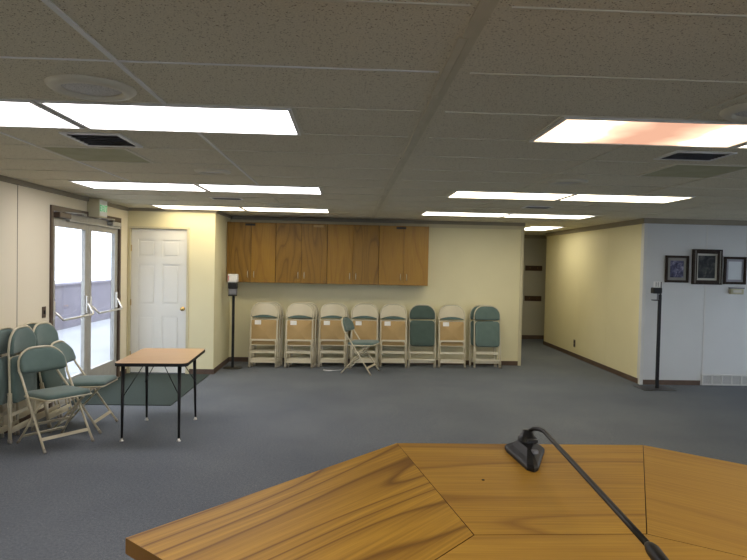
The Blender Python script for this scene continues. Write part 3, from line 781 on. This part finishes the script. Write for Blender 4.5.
# ------------------------------------------------------------------ pictures, thermostat, grille, outlet, shelves
def photo_mat(name, cols, scale):
    m, N, L, b = mat(name, cols[0], .5, spec=.15)
    n = noise(N, L, coords(N, L, (1, 1, 1)), scale, 4, .6, .6)
    r = ramp(N, [(.35, cols[0]), (.5, cols[1]), (.66, cols[2])]); L.new(n, r.inputs[0]); L.new(r.outputs[0], b.inputs['Base Color']); return m
M['pic_a'] = photo_mat('blue_violet_print', ((.03, .03, .06), (.09, .09, .16), (.30, .29, .38)), 17)
M['pic_b'] = photo_mat('dark_portrait_print', ((.012, .014, .016), (.03, .034, .036), (.10, .10, .09)), 11)
M['pic_c'] = soft('pale_certificate', (.46, .50, .52), (.52, .56, .57), 3, .3)
M['matboard'] = soft('grey_mat_board', (.22, .21, .19), (.26, .25, .22), 6)
M['matboard_light'] = soft('pale_mat_board', (.50, .48, .42), (.55, .53, .46), 6)
M['matboard_blue'] = soft('mauve_grey_mat_board', (.24, .24, .27), (.28, .28, .31), 6)
def picture(x0, x1, z0, z1, label, pic, board, fw, mw, depth=.03, tilt=0., gilt=False):
    t = thing('framed_picture', label, 'framed picture', ((x0 + x1) / 2, 8.8, (z0 + z1) / 2), 0, 'framed pictures on the pale wall')
    W, H = (x1 - x0) / 2, (z1 - z0) / 2
    fr = MB().m('frame_wood')
    for q in ((-W, W, H - fw, H), (-W, W, -H, -H + fw), (-W, -W + fw, -H + fw, H - fw), (W - fw, W, -H + fw, H - fw)):
        fr.box(q[0], q[1], -depth, -.001, q[2], q[3], bev=.004)
    if gilt:
        fr.m('matboard')
        a = fw * .42; 
        for sx in (-1, 1): fr.box(sx * (W - fw * .55) - .006, sx * (W - fw * .55) + .006, -depth - .002, -depth + .004, -H + .02, H - .02)
    fr.build('frame', t)
    P('mat_board', board, t, (-W + fw, W - fw, -.012, -.002, -H + fw, H - fw))
    P('print', pic, t, (-W + fw + mw, W - fw - mw, -.0135, -.012, -H + fw + mw, H - fw - mw))
picture(4.635, 4.985, 1.510, 1.905, 'left small framed picture with violet-blue photo and grey mat', 'pic_a', 'matboard', .035, .04)
picture(5.035, 5.475, 1.49, 2.005, 'largest framed picture, middle one, dark portrait with pale mat', 'pic_b', 'matboard_light', .062, .03, .045, gilt=True)
picture(5.515, 5.85, 1.50, 1.905, 'right framed certificate with pale blank sheet', 'pic_c', 'matboard_blue', .035, .035)
t = thing('thermostat', 'ivory thermostat box below the framed certificate', 'thermostat', (5.715, 8.8, 1.40))
P('thermostat_case', 'ivory', t, (-.10, .10, -.04, 0, -.045, .035), bev=.006)
P('thermostat_top', 'grey_plastic', t, (-.115, .115, -.035, 0, .036, .055), bev=.004)
P('display', 'matboard_light', t, (-.06, .06, -.043, -.039, -.02, .018))

t = thing('wall_grille', 'long white return air grille low on the pale wall', 'air grille', (5.92, 8.8, 0))
W = .68
mb = MB().m('trim_white'); mb.box(-W, W, -.02, 0, .145, .165, bev=.003); mb.box(-W, W, -.02, 0, 0.002, .020, bev=.003)
n = 9
for k in range(n + 1):
    x = -W + .012 + (2 * W - .024) * k / n; mb.box(x - .010, x + .010, -.019, 0, .02, .145)
mb.build('grille_frame', t)
mb = MB().m('matboard_blue'); mb.box(-W + .01, W - .01, -.006, -.001, .02, .145)
mb.m('trim_white')
for k in range(10):
    z = .026 + k * .0125; mb.box(-W + .012, W - .012, -.004, .004, -.0016, .0016, T=Matrix.Translation((0, -.011, z)) @ Matrix.Rotation(.6, 4, 'X'))
mb.build('grille_slat', t)
t = thing('wall_outlet', 'dark brown outlet plate low on the cream corridor wall', 'wall outlet', (4.32, 11.43, .26))
P('outlet_plate', 'bronze', t, (-.006, 0, -.045, .045, -.07, .07), bev=.002)
for z in (-.03, .03): P('socket', 'black', t, (-.009, -.006, -.02, .02, z - .02, z + .02), bev=.001)
M['rail_wood'] = oak('dark_brown_coat_rail', (.07, .04, .02), (.04, .02, .01), (.09, .05, .025), 0, .7, .3)
for z, lb in ((1.665, 'upper dark brown wooden rail on the hallway end wall'), (.955, 'lower dark brown wooden rail on the hallway end wall')):
    t = thing('wall_rail', lb, 'coat rail', (4.34, 14.2, z), 0, 'wooden rails at the hallway end')
    P('rail_board', 'rail_wood', t, (-.20, .20, -.02, 0, -.06, .06), bev=.003)
    for x in (-.1, .08): MB().m('brass').tube([(x, -.02, 0), (x, -.05, -.01), (x, -.06, .02)], .004, 6).build('hook', t)

# white strap lying on the carpet
mb = MB().m('white_plastic'); mb.tube([(-.36, 9.60, .008), (-.33, 9.56, .007), (-.27, 9.55, .007), (-.20, 9.58, .006), (-.14, 9.60, .006), (-.08, 9.64, .006)], [.012, .012, .01, .005, .004, .004], 8, flat=.5)
tag(mb.build('white_strap'), 'small white strap lying on the carpet left of the unfolded chair', 'strap')

# ------------------------------------------------------------------ podium
ZT = 1.2; TH = .028
A = Vector((.143, 1.673)); B = Vector((.837, 1.675)); Lc = Vector((-.385, 1.085)); C = Vector((.240, 1.101)); D = Vector((.566, 1.107))
R = Vector((1.43, 1.15)); Li = Vector((-.047, .782)); Ri = Vector((1.05, .775))
po = thing('podium', 'golden oak podium with faceted top nearest the camera', 'podium', (.5, 1.1, 0))
def board(name, poly, gdir, mt, z0=ZT - TH, z1=ZT):
    c = sum(poly, Vector((0, 0))) / len(poly); a = math.atan2(gdir.y, gdir.x)
    Rm = Matrix.Rotation(-a, 2); loc = [Rm @ (p - c) for p in poly]
    mb = MB().m(mt); mb.prism([(p.x - .0012 * p.x / p.length, p.y - .0012 * p.y / p.length) for p in loc], -TH / 2, TH / 2)
    mb.m('oak_edge'); mb.bm.normal_update()
    for f in mb.bm.faces:
        if abs(f.normal.z) < .5: f.material_index = 1
    return mb.build(name, po, (c.x - .5, c.y - 1.1, (z0 + z1) / 2), (0, 0, a))
board('top_board', [A, Lc, Li, C], A - Lc, 'oak_top')
board('top_board', [B, A, C, D], Vector((1, 0)), 'oak_top_line')
board('top_board', [R, B, D, Ri], R - B, 'oak_top_quiet')
board('centre_board', [D, C, Li, Vector((-.047, .62)), Vector((1.05, .62)), Ri], Vector((1, 0)), 'oak_top_quiet')
# knot holes in the top
for x, y in ((.32, 1.387),):
    MB().m('gap').lathe([(0, .0008), (.0035, .0008), (.0038, 0)], n=12).build('knot', po, (x - .5, y - 1.1, ZT))
ins = [(.157, 1.60), (.823, 1.60), (1.33, 1.15), (1.00, .80), (1.00, .68), (.0, .68), (.0, .80), (-.29, 1.085)]
mb = MB().m('oak_case'); mb.prism([(x - .5, y - 1.1) for x, y in ins], .06, ZT - TH); mb.build('podium_body', po)
mb = MB().m('base'); mb.prism([(.5 + (x - .5) * .96 - .5, 1.1 + (y - 1.1) * .96 - 1.1) for x, y in ins], 0, .06); mb.build('plinth', po)

# microphone
mi = thing('gooseneck_microphone', 'black gooseneck microphone standing on the oak podium top', 'microphone', (.482, 1.555, ZT))
def loc(x, y, z): return (x - .482, y - 1.555, z - ZT)
tri = [(.432, 1.628), (.430, 1.600), (.442, 1.455), (.456, 1.440), (.470, 1.455), (.532, 1.600), (.532, 1.625), (.520, 1.640), (.446, 1.640)]
mb = MB().m('black'); b = bmesh.new()
cxx, cyy = .480, 1.585
lay = []
for sc_, z in ((1, 0), (1, .008), (.93, .013), (.70, .020), (.50, .028), (.42, .032)):
    lay.append([b.verts.new(loc(cxx + (x - cxx) * sc_, cyy + (y - cyy) * sc_, ZT + z)) for x, y in tri])
for i in range(len(lay) - 1):
    for k in range(len(tri)): b.faces.new((lay[i][k], lay[i][(k + 1) % len(tri)], lay[i + 1][(k + 1) % len(tri)], lay[i + 1][k]))
b.faces.new(lay[0][::-1]); b.faces.new(lay[-1]); bmesh.ops.recalc_face_normals(b, faces=b.faces)
mb.merge(b, smooth=False); mb.build('microphone_base', mi)
mb = MB().m('black_metal')
mb.lathe([(.026, 0), (.025, .012), (.018, .017), (.013, .03), (.0, .032)], c=loc(.484, 1.596, ZT + .030), n=20); mb.box(*[v for pr in zip(loc(.472, 1.545, 0)[:2], loc(.497, 1.56, 0)[:2]) for v in pr], .040, .048, bev=.002); mb.build('neck_socket', mi)
P('switch_button', 'grey_plastic', mi, (*[v for pr in zip(loc(.471, 1.505, 0)[:2], loc(.486, 1.52, 0)[:2]) for v in pr], .024, .033), bev=.002)
mb = MB().m('black_metal')
neck = [(.484, 1.596, 1.245), (.489, 1.592, 1.260), (.496, 1.580, 1.269), (.505, 1.562, 1.272), (.511, 1.54, 1.2715), (.504, 1.45, 1.2718), (.494, 1.30, 1.272), (.4835, 1.15, 1.2722), (.473, 1.0, 1.2722), (.466, .90, 1.272)]
mb.tube([loc(*p) for p in neck], .0056, 12); mb.build('gooseneck', mi)
mb = MB().m('black'); mb.tube([loc(*p) for p in ((.4665, .91, 1.272), (.466, .90, 1.272), (.4652, .889, 1.2718), (.461, .85, 1.270), (.459, .825, 1.2695), (.458, .815, 1.269))], [.005, .0085, .0105, .0105, .009, .004], 16)
mb.build('microphone_capsule', mi)

# ------------------------------------------------------------------ daylight
W = bpy.data.worlds.new('World'); sc.world = W; W.use_nodes = True
bg = W.node_tree.nodes['Background']; bg.inputs[0].default_value = (.86, .93, 1.05, 1); bg.inputs[1].default_value = 4.0

# ------------------------------------------------------------------ camera
cam = bpy.data.cameras.new('camera'); co_ = bpy.data.objects.new('camera', cam); COL.objects.link(co_); sc.camera = co_
f_px, pitch, yaw, roll, HC = 612.19, .0267, .0413, .0210, 1.6934
Rv = Vector((math.cos(yaw), -math.sin(yaw), 0)); Fv = Vector((math.cos(pitch) * math.sin(yaw), math.cos(pitch) * math.cos(yaw), -math.sin(pitch)))
Uv = Vector((math.sin(pitch) * math.sin(yaw), math.sin(pitch) * math.cos(yaw), math.cos(pitch)))
R2 = Rv * math.cos(roll) + Uv * math.sin(roll); U2 = Uv * math.cos(roll) - Rv * math.sin(roll)
mw = Matrix.Identity(4)
for i in range(3): mw[i][0] = R2[i]; mw[i][1] = U2[i]; mw[i][2] = -Fv[i]; mw[i][3] = (0, 0, HC)[i]
co_.matrix_world = mw
cam.sensor_width = 36; cam.lens = f_px / 747 * 36; cam.clip_start = .02; cam.clip_end = 200

vs = sc.view_settings; vs.view_transform = 'Standard'; vs.look = 'None'; vs.gamma = 1; vs.use_curve_mapping = False; vs.exposure = 0.55
sc.cycles.use_denoising = True; sc.cycles.max_bounces = 8; sc.cycles.diffuse_bounces = 6; sc.cycles.transparent_max_bounces = 8
sc.cycles.sample_clamp_indirect = 6
